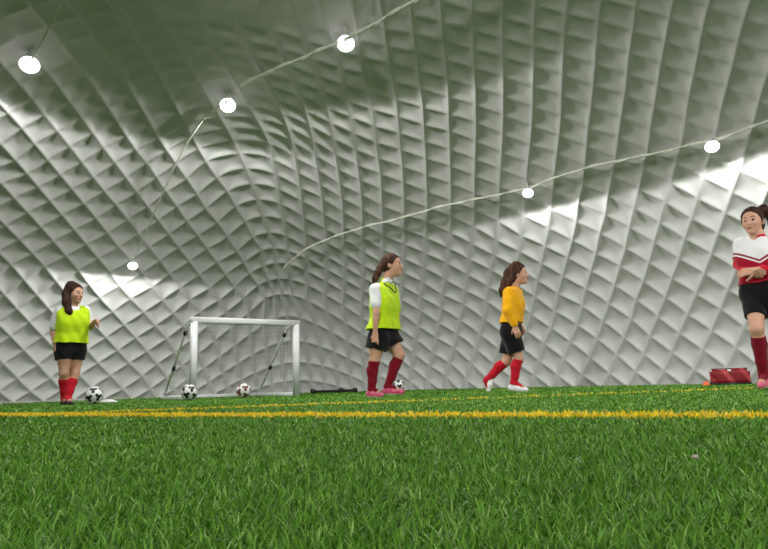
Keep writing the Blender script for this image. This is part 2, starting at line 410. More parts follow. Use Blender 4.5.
def blades(x, y, hgt, wid, tint, name, label, cat, kind=None):
    n = len(x)
    az = rng.uniform(0, 2 * PI, n)                     # lean direction
    face = az + PI / 2 + rng.normal(0, 0.5, n)         # width direction
    lean = np.abs(rng.normal(0.5, 0.42, n)).clip(0.05, 1.25)
    curl = rng.uniform(0.1, 0.9, n)
    levels = np.array([0, 0.4, 0.75, 1.0])
    wl = np.array([1.0, 0.95, 0.7, 0.12])
    pos = []
    for q, w in zip(levels, wl):
        ang = lean + curl * q                          # from vertical
        r = hgt * q * np.sin(ang); z = hgt * q * np.cos(ang)
        cx = x + r * np.cos(az); cy = y + r * np.sin(az)
        hx = np.cos(face) * wid * w / 2; hy = np.sin(face) * wid * w / 2
        z = np.maximum(z, 0.002 * (q > 0))
        pos.append(np.stack([cx - hx, cy - hy, z], -1)); pos.append(np.stack([cx + hx, cy + hy, z], -1))
    V = np.stack(pos, 1).reshape(-1, 3)
    base = (np.arange(n) * 8)[:, None, None]
    quad = np.array([[0, 1, 3, 2], [2, 3, 5, 4], [4, 5, 7, 6]])[None]
    me = mesh_from(V, (base + quad).reshape(-1, 4), name)
    at = me.attributes.new('tint', 'FLOAT_COLOR', 'POINT')
    c = np.concatenate([np.repeat(tint, 8, axis=0), np.ones((n * 8, 1))], 1).astype(np.float32)
    at.data.foreach_set('color', c.ravel())
    o = link(name, me, M['fibre'])
    return tag(o, label, cat, kind=kind)

def build_turf():
    N = 380000
    # even number of fibres per picture area: uniform in angle, log-uniform in distance
    a = rng.uniform(-0.92, 0.92, N)
    d = np.exp(rng.uniform(math.log(0.34), math.log(13.2), N))
    x = d * np.sin(a) + rng.normal(0, 0.02, N); y = d * np.cos(a) + rng.normal(0, 0.02, N)
    uq = to_unit(np.stack([x, y, 0 * x], -1))
    ok = (uq[:, 0] ** 2 + uq[:, 1] ** 2) < 0.995
    x, y, d = x[ok], y[ok], d[ok]
    l1, l2 = line_dist(x, y, LINE1), line_dist(x, y, LINE2)
    n = len(x)
    hgt = (0.030 - 0.008 * np.clip((d - 0.6) / 3.0, 0, 1)) * rng.uniform(0.65, 1.15, n)
    wid = 0.0025 * np.maximum(1.0, d / 0.9) ** 0.85 * rng.uniform(0.75, 1.3, n)
    g = np.array([srgb(90, 138, 44)[:3], srgb(114, 160, 62)[:3], srgb(66, 110, 30)[:3], srgb(150, 182, 104)[:3]])
    pick = rng.choice(4, n, p=[0.42, 0.27, 0.23, 0.08])
    tint = g[pick] * rng.uniform(1.05, 1.52, (n, 1))
    yel = np.array(srgb(250, 222, 60)[:3])[None] * rng.uniform(0.82, 1.1, (n, 1))
    on1 = np.abs(l1) < LINE1[2] / 2
    on2 = (np.abs(l2) < LINE2[2] / 2) & ~on1 & (l1 > 0)
    off = ~(on1 | on2)
    blades(x[off], y[off], hgt[off], wid[off], tint[off], 'turf_grass', 'green artificial grass fibres covering the pitch', 'artificial grass', 'stuff')
    for L, sel, lab, dens, keep in ((LINE1, on1, 'thick bright yellow line crossing the turf nearest the camera', 1, None),
                              (LINE2, on2, 'thinner yellow line on the turf running off in front of the goal', 1, None)):
        # extra upright fibres so the painted band reads dense
        (x0, y0), (x1, y1), w = L
        m_ = 26000 if L is LINE1 else 5000
        t = rng.uniform(-0.9, 2.6, m_)
        s = rng.uniform(-w / 2, w / 2, m_)
        dx, dy = x1 - x0, y1 - y0; l = math.hypot(dx, dy)
        xx = x0 + dx * t - dy / l * s; yy = y0 + dy * t + dx / l * s
        q = to_unit(np.stack([xx, yy, 0 * xx], -1))
        kk = ((q[:, 0] ** 2 + q[:, 1] ** 2) < 0.99) & (yy > 0.3)
        if L is LINE2: kk &= line_dist(xx, yy, LINE1) > LINE1[2] / 2
        xx, yy = xx[kk], yy[kk]
        dd = np.hypot(xx, yy)
        hh = ((0.042 if L is LINE1 else 0.036) - 0.010 * np.clip((dd - 0.6) / 3.0, 0, 1)) * rng.uniform(0.7, 1.1, len(xx))
        ww = 0.0038 * np.maximum(1.0, dd / 0.9) ** 0.85
        X = np.concatenate([x[sel], xx]); Y = np.concatenate([y[sel], yy])
        H = np.concatenate([hgt[sel], hh]); W = np.concatenate([wid[sel] * 1.2, ww])
        C = np.concatenate([yel[sel], np.array(srgb(254, 228, 60)[:3])[None] * rng.uniform(0.8, 1.1, (len(xx), 1))])
        if L is LINE2:          # worn thin towards the right
            kp = rng.uniform(0, 1, len(X)) < np.clip(0.75 - 0.22 * (X + 1.5), 0.2, 1)
            X, Y, H, W, C = X[kp], Y[kp], H[kp], W[kp], C[kp]
        blades(X, Y, H, W, C, 'field_line', lab, 'field line')
build_turf()

# ---------------------------------------------------------------- lamps on their cables
def on_shell(px, py, inset):
    p = shell_hit(np.atleast_1d(np.asarray(px, float)), np.atleast_1d(np.asarray(py, float)))
    q = to_unit(p); return from_unit(q * (1 - inset))

def make_lamp():
    r = thing('hanging_lamp', 'lamp', 'lamp')
    bm = bmesh.new()
    add_lathe(bm, [(0.0, 0.125), (0.02, 0.122), (0.03, 0.105), (0.05, 0.085), (0.07, 0.06), (0.072, 0.052), (0.066, 0.052), (0.04, 0.075), (0.0, 0.085)], 32)
    bm_obj('lamp_shade', bm, M['lamp_shade'], r)
    bm = bmesh.new()
    prof = [(0.098 * math.sin(PI * k / 14), 0.082 * math.cos(PI * k / 14)) for k in range(15)]
    prof = [(max(a, 0), min(z, 0.06)) for a, z in prof]
    add_lathe(bm, prof, 28, (0, 0, -0.01))
    g = bm_obj('bulb', bm, M['globe'], r); g['label'] = 'glowing white bulb'
    bm = bmesh.new()
    add_tube(bm, [(0, 0, 0.115), (0, 0, 0.17)], 0.012, 8)
    add_tube(bm, [(0.016 * math.cos(t), 0, 0.182 + 0.016 * math.sin(t)) for t in np.linspace(0, 2 * PI, 13)[:-1]], 0.005, 6, closed=True)
    bm_obj('hook', bm, M['cable'], r)
    return r

def lamp_light(pos, power, drop=0.095, aim=None, blend=0.06):
    """bulb under its shade: throws only downwards and sideways; aim makes it an added flood"""
    ld = bpy.data.lights.new('lamp_light', 'SPOT')
    ld.energy = power; ld.color = (1.0, 0.985, 0.96); ld.shadow_soft_size = 0.06
    ld.spot_size = math.radians(180); ld.spot_blend = blend
    lo = bpy.data.objects.new('lamp_light', ld); COL.objects.link(lo)
    lo.location = (pos[0], pos[1], pos[2] - drop)
    if aim is not None:                # added beam with no fixture, turned to brighten one wall
        ld.spot_size = math.radians(80); ld.spot_blend = 0.7; ld.shadow_soft_size = 0.35
        lo.rotation_euler = (Vector(aim) - lo.location).to_track_quat('-Z', 'Y').to_euler()
    return lo

LAMPS = [  # px, py, how far in from the membrane, label
    (30, 62, 0.028, 'bright hanging lamp at the upper left of the dome'),
    (228, 103, 0.028, 'hanging lamp just below the end of the thick roof cable'),
    (346, 41, 0.03, 'hanging lamp highest up, in the middle of the thick roof cable'),
    (133, 264, 0.028, 'low wall lamp above and left of the white goal'),
    (528, 191, 0.03, 'wall lamp on the twisted cable above the player in yellow'),
    (712, 144, 0.03, 'wall lamp on the twisted cable nearest the running player'),
]
lamp0 = make_lamp()
for i, (px, py, ins, lab) in enumerate(LAMPS):
    o = lamp0 if i == 0 else copy_tree(lamp0)
    p = on_shell(px, py, ins)[0]
    o.location = p
    if i >= 3: o.scale = (0.78,) * 3
    tag(o, lab, 'lamp', 'hanging lamps under the dome')
    lamp_light(p, WALL_LAMP_W * (1.2, 1.7, 1.7, 0.8, 0.75, 0.85)[i], 0.075 if i >= 3 else 0.095)
# unseen lamps added past the frame to light the walls and the turf
UNSEEN = [((-0.40, -0.02), 'left roof beside the camera', 130), ((-0.45, -0.28), 'left roof just behind the camera', 150), ((0.34, -0.42), 'middle roof behind the camera', 150),
          ((-0.48, -0.45), 'left roof behind the camera', 160), ((0.74, 0.25), 'right wall ahead of the camera', 70),
          ((0.79, -0.06), 'right wall level with the camera', 180), ((0.68, -0.42), 'right wall behind the camera', 180),
          ((0.1, -0.62), 'rear roof behind the camera', 120)]
for (a, bq), lab, pw in UNSEEN:
    z = math.sqrt(max(0.0, 1 - a * a - bq * bq))
    p = from_unit(np.array([a, bq, z]) * 0.955)
    o = copy_tree(lamp0); o.location = p
    tag(o, 'added unseen lamp at the ' + lab, 'lamp', 'hanging lamps under the dome')
    lamp_light(p, pw, blend=0.35)
    if pw == 130:
        lamp_light(p, 430, 0.095, (3.4, 6.2, 2.9))  # extra flood beam added to lift the upper right wall

def smooth_path(pts, n):
    P = np.asarray(pts, float); t = np.arange(len(P)); T = np.linspace(0, len(P) - 1, n)
    out = np.empty((n, 3))
    for k, tt in enumerate(T):
        i = min(int(tt), len(P) - 2); f = tt - i
        p0, p1, p2, p3 = P[max(i - 1, 0)], P[i], P[i + 1], P[min(i + 2, len(P) - 1)]
        out[k] = 0.5 * ((2 * p1) + (-p0 + p2) * f + (2 * p0 - 5 * p1 + 4 * p2 - p3) * f * f + (-p0 + 3 * p1 - 3 * p2 + p3) * f ** 3)
    return out

def cable(pix, insets, r, label, n=160, twist=None, sag=None):
    pix = np.asarray(pix, float)
    ins = np.interp(np.arange(len(pix)), np.linspace(0, len(pix) - 1, len(insets)), insets)
    p = shell_hit(pix[:, 0], pix[:, 1]); q = to_unit(p) * (1 - ins[:, None])
    path = smooth_path(from_unit(q), n)
    root = thing('lamp_cable', label, 'cable', group='lamp cables along the dome')
    bm = bmesh.new()
    add_tube(bm, path, r, 8)
    bm_obj('cable_core', bm, M['cable'], root)
    if twist:
        s = np.concatenate([[0], np.cumsum(np.linalg.norm(np.diff(path, axis=0), axis=1))])
        nn = int(s[-1] / 0.02)
        S = np.linspace(0, s[-1], nn)
        pp = np.stack([np.interp(S, s, path[:, k]) for k in range(3)], -1)
        d = np.gradient(pp, axis=0); d /= np.linalg.norm(d, axis=1)[:, None]
        up = np.cross(d, [0, 0, 1.0]); up /= np.linalg.norm(up, axis=1)[:, None]
        vv = np.cross(up, d)
        an = 2 * PI * S / twist
        pp = pp + (up * np.cos(an)[:, None] + vv * np.sin(an)[:, None]) * r * 1.1
        bm = bmesh.new(); add_tube(bm, pp, r * 0.62, 6)
        bm_obj('cable_wrap', bm, M['cable'], root)
    return root

cable([(600, -108), (520, -62), (470, -34), (440, -16), (412, 0), (380, 18.5), (346, 37), (300, 57), (262, 73), (241, 84)], [0.035] * 3, 0.017,
      'thick pale lamp cable running up over the roof from the upper lamps', twist=0.5)
cable([(228, 99), (213, 110), (200, 122), (180, 155), (157, 205), (143, 238), (133, 259)], [0.035, 0.03, 0.02], 0.011,
      'thin pale cable dropping down the left wall to the low lamp')
cable([(283, 268), (292, 259), (305, 249), (325, 239), (360, 227), (400, 217), (440, 205.5), (470, 199), (500, 193), (526, 187), (545, 180), (565, 173), (600, 163), (640, 155), (680, 146), (710, 138.5), (730, 133), (750, 126), (768, 119), (800, 107), (840, 92), (900, 70), (980, 44)], [0.012] * 2, 0.014,
      'long twisted pale lamp cable slanting up the right wall', n=300, twist=0.62)
cable([(80, -30), (62, 0), (50, 25), (38, 48), (30, 60)], [0.03] * 2, 0.009,
      'thin pale cable holding the upper left lamp')

# ---------------------------------------------------------------- goal
def build_goal():
    H, Wd, D = 1.04, 1.50, 1.42
    ang = math.atan2(0.56, 0.828)
    root = thing('football_goal', 'small white framed goal with a thin net at the foot of the wall', 'goal', (*ground(192.5, 8.3), 0), ang)
    for x in (0.0, Wd):
        bm = bmesh.new(); add_bar(bm, (x, 0, 0), (x, 0, H), 0.085, 0.085, 0.022)
        bm_obj('goal_post', bm, M['white_paint'], root)
    bm = bmesh.new(); add_bar(bm, (-0.043, 0, H + 0.02), (Wd + 0.043, 0, H + 0.02), 0.085, 0.085, 0.022)
    bm_obj('crossbar', bm, M['white_paint'], root)
    for x in (0.0, Wd):
        bm = bmesh.new(); add_bar(bm, (x, 0.03, 0.03), (x, D, 0.03), 0.06, 0.055, 0.015)
        bm_obj('ground_bar', bm, M['white_paint'], root)
    bm = bmesh.new(); add_bar(bm, (-0.03, D, 0.03), (Wd + 0.03, D, 0.03), 0.06, 0.055, 0.015)
    bm_obj('ground_bar', bm, M['white_paint'], root)
    for x in (0.0, Wd):
        bm = bmesh.new()
        add_tube(bm, [(x, 0.03, H), (x, 0.22, H - 0.005), (x, 0.30, H - 0.03), (x, 0.36, H - 0.08), (x, D - 0.02, 0.05)], 0.016, 10)
        st = bm_obj('net_support', bm, M['support'], root)
        bm = bmesh.new(); add_bar(bm, (x, 0.37, H - 0.09), (x, 0.42, H - 0.14), 0.05, 0.05, 0.012)
        bm_obj('clip', bm, M['black_plastic'], st)
        bm = bmesh.new(); add_bar(bm, (x, 0.90, 0.474), (x, 0.955, 0.425), 0.045, 0.045, 0.012)
        bm_obj('clip', bm, M['black_plastic'], st)
    # net: back sheet from the crossbar down to the rear bar and two side sheets
    bm = bmesh.new()
    def back(u, v):
        pr = [(0.03, H - 0.02), (0.34, H - 0.06), (0.70, 0.655), (1.06, 0.35), (D - 0.02, 0.05)]
        t = v * (len(pr) - 1); i = min(int(t), len(pr) - 2); f = t - i
        y = pr[i][0] * (1 - f) + pr[i + 1][0] * f; z = pr[i][1] * (1 - f) + pr[i + 1][1] * f
        s = math.sin(PI * u) * math.sin(PI * v)
        return (u * Wd, y + 0.04 * s, z - 0.05 * s)
    nu, nv = 13, 14
    for a in range(nu + 1):
        add_tube(bm, [back(a / nu, v / 20) for v in range(21)], 0.0016, 4, cap=False)
    for bq in range(nv + 1):
        add_tube(bm, [back(u / 20, bq / nv) for u in range(21)], 0.0016, 4, cap=False)
    for x in (0.0, Wd):
        for k in range(1, 11):
            z = H * k / 11
            # depth of the side sheet at this height
            pr = [(H - 0.02, 0.05), (H - 0.08, 0.36), (0.05, D - 0.02)]
            zz = [p[0] for p in pr][::-1]; yy = [p[1] for p in pr][::-1]
            y1 = float(np.interp(z, zz, yy))
            add_tube(bm, [(x, 0.0, z), (x, y1 / 2, z - 0.012), (x, y1, z)], 0.0016, 4, cap=False)
        for k in range(1, 12):
            y = D * k / 12
            z1 = float(np.interp(y, [0.05, 0.36, D], [H - 0.02, H - 0.08, 0.05]))
            add_tube(bm, [(x, y, 0.04), (x, y, z1)], 0.0016, 4, cap=False)
    n = bm_obj('net', bm, M['net'], root); n['label'] = 'thin grey netting'
build_goal()

# ---------------------------------------------------------------- balls
_phi = (1 + 5 ** 0.5) / 2
ICO = np.array([(0, s1, s2 * _phi) for s1 in (1, -1) for s2 in (1, -1)] + [(s1, s2 * _phi, 0) for s1 in (1, -1) for s2 in (1, -1)] + [(s2 * _phi, 0, s1) for s1 in (1, -1) for s2 in (1, -1)], float)
ICO /= np.linalg.norm(ICO, axis=1)[:, None]
def ball(px, depth, label, rot, dark, r=0.10, size=0.885):
    root = thing('football', label, 'ball', (*ground(px, depth), r + 0.008), 0, 'footballs on the pitch')
    bm = bmesh.new(); bmesh.ops.create_icosphere(bm, subdivisions=5, radius=1.0)
    R = np.array(Matrix.Rotation(rot[0], 3, 'X') @ Matrix.Rotation(rot[1], 3, 'Z'))
    C = ICO @ R.T
    # panel seams: each vertex belongs to its nearest black pentagon or the white hexagons between
    hexs = []
    for i in range(12):
        for j in range(i + 1, 12):
            for k in range(j + 1, 12):
                if min(C[i] @ C[j], C[i] @ C[k], C[j] @ C[k]) > 0.4:
                    h = C[i] + C[j] + C[k]; hexs.append(h / np.linalg.norm(h))
    allc = np.concatenate([C, np.array(hexs)]); off = np.concatenate([np.zeros(12), np.full(len(hexs), 0.012)])
    for v in bm.verts:
        d = np.array(v.co); s = np.sort(allc @ d + off)[::-1]
        v.co = v.co * (r * (1 - 0.02 * math.exp(-((s[0] - s[1]) / 0.02) ** 2)))
    for f in bm.faces:
        f.smooth = True
        d = np.array(f.calc_center_median()); d /= np.linalg.norm(d)
        # dark swooshes running out of every pentagon
        e = C @ d; i = int(e.argmax())
        a = C[i]; t = np.cross(a, [0.3, 0.5, 0.8]); t /= np.linalg.norm(t); w = np.cross(a, t)
        ang = math.atan2(d @ w, d @ t)
        lim = 0.932 - 0.05 * math.cos(3 * ang)
        f.material_index = 1 if e[i] > lim else 0
    me = bpy.data.meshes.new('cover'); bm.to_mesh(me); bm.free()
    o = link('cover', me, [M['ball_white'], dark], root)
    return root
ball(93.5, 7.3, 'white and black football beside the feet of the girl at the far left', (0.3, 0.4), M['ball_black'])
ball(189, 7.9, 'white and black football in front of the left goal post', (0.9, 1.5), M['ball_black'])
ball(243.5, 8.45, 'white football with dark red marks in the middle of the goal mouth', (0.2, 2.1), M['ball_red'])
ball(399, 10.6, 'white football seen just behind the pink boots of the middle player', (1.2, 0.2), M['ball_black'])

# ---------------------------------------------------------------- small things at the wall foot
def red_bag():
    x, y = ground(731, 8.0)
    az = -math.atan2(x, y)
    root = thing('equipment_bag', 'long low red bag with paler slanting bands beside the running player', 'bag', (x, y, 0.0), az)
    w, h, d = 0.45, 0.205, 0.24
    bm = bmesh.new(); bmesh.ops.create_cube(bm, size=1.0)
    for v in bm.verts: v.co = Vector((v.co.x * w, v.co.y * d, (v.co.z + 0.5) * h))
    bmesh.ops.bevel(bm, geom=bm.edges[:], offset=0.03, segments=4, affect='EDGES')
    bmesh.ops.subdivide_edges(bm, edges=bm.edges[:], cuts=3, use_grid_fill=True)
    for v in bm.verts:
        v.co.z += 0.008 * math.sin(v.co.x * 17) * (v.co.z / h); v.co.y += 0.008 * math.sin(v.co.x * 23 + v.co.z * 20)
    m = principled('red_bag_nylon', srgb(150, 22, 34), 0.55, 0.35)
    nt = m.node_tree; bs = nt.nodes['Principled BSDF']
    tc = nt.nodes.new('ShaderNodeTexCoord'); sp = nt.nodes.new('ShaderNodeSeparateXYZ'); nt.links.new(tc.outputs['Object'], sp.inputs[0])
    ml = nt.nodes.new('ShaderNodeMath'); ml.operation = 'MULTIPLY_ADD'; ml.inputs[1].default_value = 0.62
    nt.links.new(sp.outputs['Z'], ml.inputs[0]); nt.links.new(sp.outputs['X'], ml.inputs[2])
    sn = nt.nodes.new('ShaderNodeMath'); sn.operation = 'MULTIPLY'; sn.inputs[1].default_value = 30.0; nt.links.new(ml.outputs[0], sn.inputs[0])
    si = nt.nodes.new('ShaderNodeMath'); si.operation = 'SINE'; nt.links.new(sn.outputs[0], si.inputs[0])
    rp = nt.nodes.new('ShaderNodeValToRGB')
    rp.color_ramp.elements[0].position = 0.45; rp.color_ramp.elements[0].color = srgb(128, 14, 28)
    rp.color_ramp.elements[1].position = 0.75; rp.color_ramp.elements[1].color = srgb(180, 66, 72)
    nt.links.new(si.outputs[0], rp.inputs[0]); nt.links.new(rp.outputs[0], bs.inputs['Base Color'])
    bm_obj('bag_body', bm, m, root)
    bm = bmesh.new(); add_bar(bm, (-w / 2 - 0.004, 0, 0.018), (w / 2 + 0.004, 0, 0.018), d + 0.012, 0.036, 0.012)
    bm_obj('base_panel', bm, M['black_plastic'], root)
    bm = bmesh.new(); add_bar(bm, (-w / 2 + 0.02, 0, h + 0.003), (w / 2 - 0.02, 0, h + 0.003), 0.02, 0.01, 0.003)
    bm_obj('zip', bm, M['black_plastic'], root)
    bm = bmesh.new(); add_bar(bm, (-0.02, -d / 2 - 0.004, h - 0.02), (0.02, -d / 2 - 0.004, h - 0.02), 0.012, 0.026, 0.004)
    tg = bm_obj('tag', bm, M['white_plastic'], root); tg['label'] = 'small white tag'
red_bag()

def marker(px, depth, r, h, mat, label):
    bm = bmesh.new()
    add_lathe(bm, [(r, 0.0), (r, 0.006), (r * 0.92, 0.012), (r * 0.45, h), (r * 0.36, h), (r * 0.36, h - 0.006), (r * 0.84, 0.004), (r * 0.9, 0.0)], 36)
    o = bm_obj('marker_disc', bm, mat)
    o.location = (*ground(px, depth), 0.014)
    return tag(o, label, 'marker disc', 'training marker discs')
marker(108, 8.0, 0.115, 0.034, M['white_plastic'], 'flat white training disc on the turf right of the leftmost ball')
marker(706.5, 7.7, 0.042, 0.042, M['orange'], 'small orange training disc left of the red bag')

def black_bar():
    # padded bar lying along the wall foot
    a = Vector((*ground(313, 11.2), 0.045)); b2 = Vector((*ground(355, 11.2), 0.045))
    root = thing('padded_bar', 'long thin black bar lying at the wall foot between goal and middle player', 'bar', ((a.x + b2.x) / 2, (a.y + b2.y) / 2, 0))
    h = (b2 - a).length / 2
    bm = bmesh.new(); add_tube(bm, [(-h, 0, 0.04), (h, 0, 0.04)], 0.022, 12); bm_obj('bar_tube', bm, M['black_plastic'], root)
    for x in (-h, 0.12, h):
        bm = bmesh.new()
        add_lathe(bm, [(0, -0.045), (0.03, -0.045), (0.042, -0.03), (0.042, 0.03), (0.03, 0.045), (0, 0.045)], 16)
        for v in bm.verts: v.co = Vector((v.co.z + x, v.co.y, v.co.x + 0.044))
        bm_obj('end_cap', bm, M['black_plastic'], root)
black_bar()

def pebble():
    bm = bmesh.new(); bmesh.ops.create_icosphere(bm, subdivisions=3, radius=0.0042)
    for v in bm.verts:
        v.co.x *= 1.25; v.co.z *= 0.75
        v.co *= 1 + 0.14 * math.sin(v.co.x * 700 + v.co.y * 500)
    o = bm_obj('pebble', bm, M['pebble'])
    d = 0.95
    o.location = (*ground(697, d), 0.030)
    tag(o, 'tiny pale pebble lying on the turf fibres in the right foreground', 'pebble')
pebble()

# ---------------------------------------------------------------- people
class Field:
    """signed distance field on a grid, built from tapered limbs blended smoothly"""
    def __init__(self, lo, hi, h):
        self.h = h; self.lo = np.array(lo, float)
        self.n = np.ceil((np.array(hi) - self.lo) / h).astype(int) + 1
        self.d = np.full(self.n, 0.2, np.float32)
    def _win(self, lo, hi):
        a = np.clip(np.floor((np.array(lo) - self.lo) / self.h).astype(int), 0, self.n - 1)
        b_ = np.clip(np.ceil((np.array(hi) - self.lo) / self.h).astype(int) + 1, 1, self.n)
        ax = [self.lo[k] + self.h * np.arange(a[k], b_[k]) for k in range(3)]
        g = np.stack(np.meshgrid(*ax, indexing='ij'), -1)
        return tuple(slice(a[k], b_[k]) for k in range(3)), g
    def _merge(self, sl, e, k):
        o = self.d[sl]
        if k <= 0: self.d[sl] = np.minimum(o, e); return
        hh = np.clip(0.5 + 0.5 * (o - e) / k, 0, 1)
        self.d[sl] = o * (1 - hh) + e * hh - k * hh * (1 - hh)
    def cone(self, a, b2, ra, rb, k=0.02):
        a = np.array(a, float); b2 = np.array(b2, float); m_ = max(ra, rb) + k + 0.05
        if np.any(np.maximum(a, b2) + m_ < self.lo) or np.any(np.minimum(a, b2) - m_ > self.lo + self.n * self.h): return
        sl, g = self._win(np.minimum(a, b2) - m_, np.maximum(a, b2) + m_)
        ab = b2 - a; l2 = max(ab @ ab, 1e-9)
        t = np.clip(((g - a) @ ab) / l2, 0, 1)
        e = np.linalg.norm(g - a - t[..., None] * ab, axis=-1) - (ra + (rb - ra) * t)
        self._merge(sl, e.astype(np.float32), k)
    def chain(self, pts, rs, k=0.02):
        for i in range(len(pts) - 1): self.cone(pts[i], pts[i + 1], rs[i], rs[i + 1], k)
    def ell(self, c, axes, radii, k=0.02):
        c = np.array(c, float); m_ = max(radii) + k + 0.05
        sl, g = self._win(c - m_, c + m_)
        q = (g - c) @ np.array(axes).T
        r = np.array(radii); kk = np.linalg.norm(q / r, axis=-1); k2 = np.linalg.norm(q / r ** 2, axis=-1)
        e = kk * (kk - 1) / np.maximum(k2, 1e-6)
        self._merge(sl, e.astype(np.float32), k)
    def grid(self):
        ax = [self.lo[k] + self.h * np.arange(self.n[k]) for k in range(3)]
        return np.stack(np.meshgrid(*ax, indexing='ij'), -1)
    def cut(self, p, nrm):
        """drop what lies beyond the plane on the side of nrm"""
        nrm = np.array(nrm, float); nrm /= np.linalg.norm(nrm)
        ax = [self.lo[k] + self.h * np.arange(self.n[k]) for k in range(3)]
        e = (ax[0] - p[0])[:, None, None] * nrm[0] + (ax[1] - p[1])[None, :, None] * nrm[1] + (ax[2] - p[2])[None, None, :] * nrm[2]
        self.d = np.maximum(self.d, e.astype(np.float32))
    def minus(self, other, k=0.0):
        self.d = np.maximum(self.d, -other.d)
    def ripple(self, amp, fx, fy, fz, ph=0.0):
        ax = [self.lo[k] + self.h * np.arange(self.n[k]) for k in range(3)]
        w = np.sin(fx * ax[0][:, None, None] + fz * ax[2][None, None, :] + ph) * np.cos(fy * ax[1][None, :, None] + 0.5 * fz * ax[2][None, None, :])
        self.d += (amp * w).astype(np.float32)
    def mesh(self, name, mat, parent):
        d = self.d
        d = np.pad(d, 1, constant_values=0.2)
        s = d < 0
        c = s[:-1, :-1, :-1].astype(np.int8)
        cnt = np.zeros(np.array(d.shape) - 1, np.int8)
        for i in (0, 1):
            for j in (0, 1):
                for k in (0, 1):
                    cnt += s[i:d.shape[0] - 1 + i, j:d.shape[1] - 1 + j, k:d.shape[2] - 1 + k]
        act = (cnt > 0) & (cnt < 8)
        I = np.argwhere(act)
        idx = np.full(act.shape, -1, np.int64); idx[act] = np.arange(len(I))
        acc = np.zeros((len(I), 3)); num = np.zeros(len(I))
        corners = [(i, j, k) for i in (0, 1) for j in (0, 1) for k in (0, 1)]
        val = {c_: d[I[:, 0] + c_[0], I[:, 1] + c_[1], I[:, 2] + c_[2]] for c_ in corners}
        for c1 in corners:
            for ax in range(3):
                if c1[ax] == 0:
                    c2 = list(c1); c2[ax] = 1; c2 = tuple(c2)
                    v1, v2 = val[c1], val[c2]
                    cr = (v1 < 0) != (v2 < 0)
                    t = np.where(cr, v1 / np.where(cr, v1 - v2, 1), 0)
                    p = np.tile(np.array(c1, float), (len(I), 1)); p[:, ax] = t
                    acc[cr] += p[cr]; num[cr] += 1
        V = (I + acc / num[:, None] - 1) * self.h + self.lo
        quads = []
        for ax in range(3):
            o1, o2 = [(1, 2), (2, 0), (0, 1)][ax]
            sl1 = [slice(1, -1)] * 3; sl1[ax] = slice(0, -1)
            sl2 = [slice(1, -1)] * 3; sl2[ax] = slice(1, None)
            a_, b_ = s[tuple(sl1)], s[tuple(sl2)]
            E = np.argwhere(a_ != b_); fl = a_[tuple(E.T)]
            base = E.copy(); base[:, o1] += 1; base[:, o2] += 1
            def at(d1, d2):
                q = base.copy(); q[:, o1] += d1; q[:, o2] += d2
                return idx[q[:, 0], q[:, 1], q[:, 2]]
            Q = np.stack([at(-1, -1), at(0, -1), at(0, 0), at(-1, 0)], -1)
            Q[~fl] = Q[~fl][:, ::-1]
            quads.append(Q)
        me = mesh_from(V, np.concatenate(quads), name)
        return link(name, me, mat, parent)

def N(v):
    v = np.array(v, float); return v / np.linalg.norm(v)

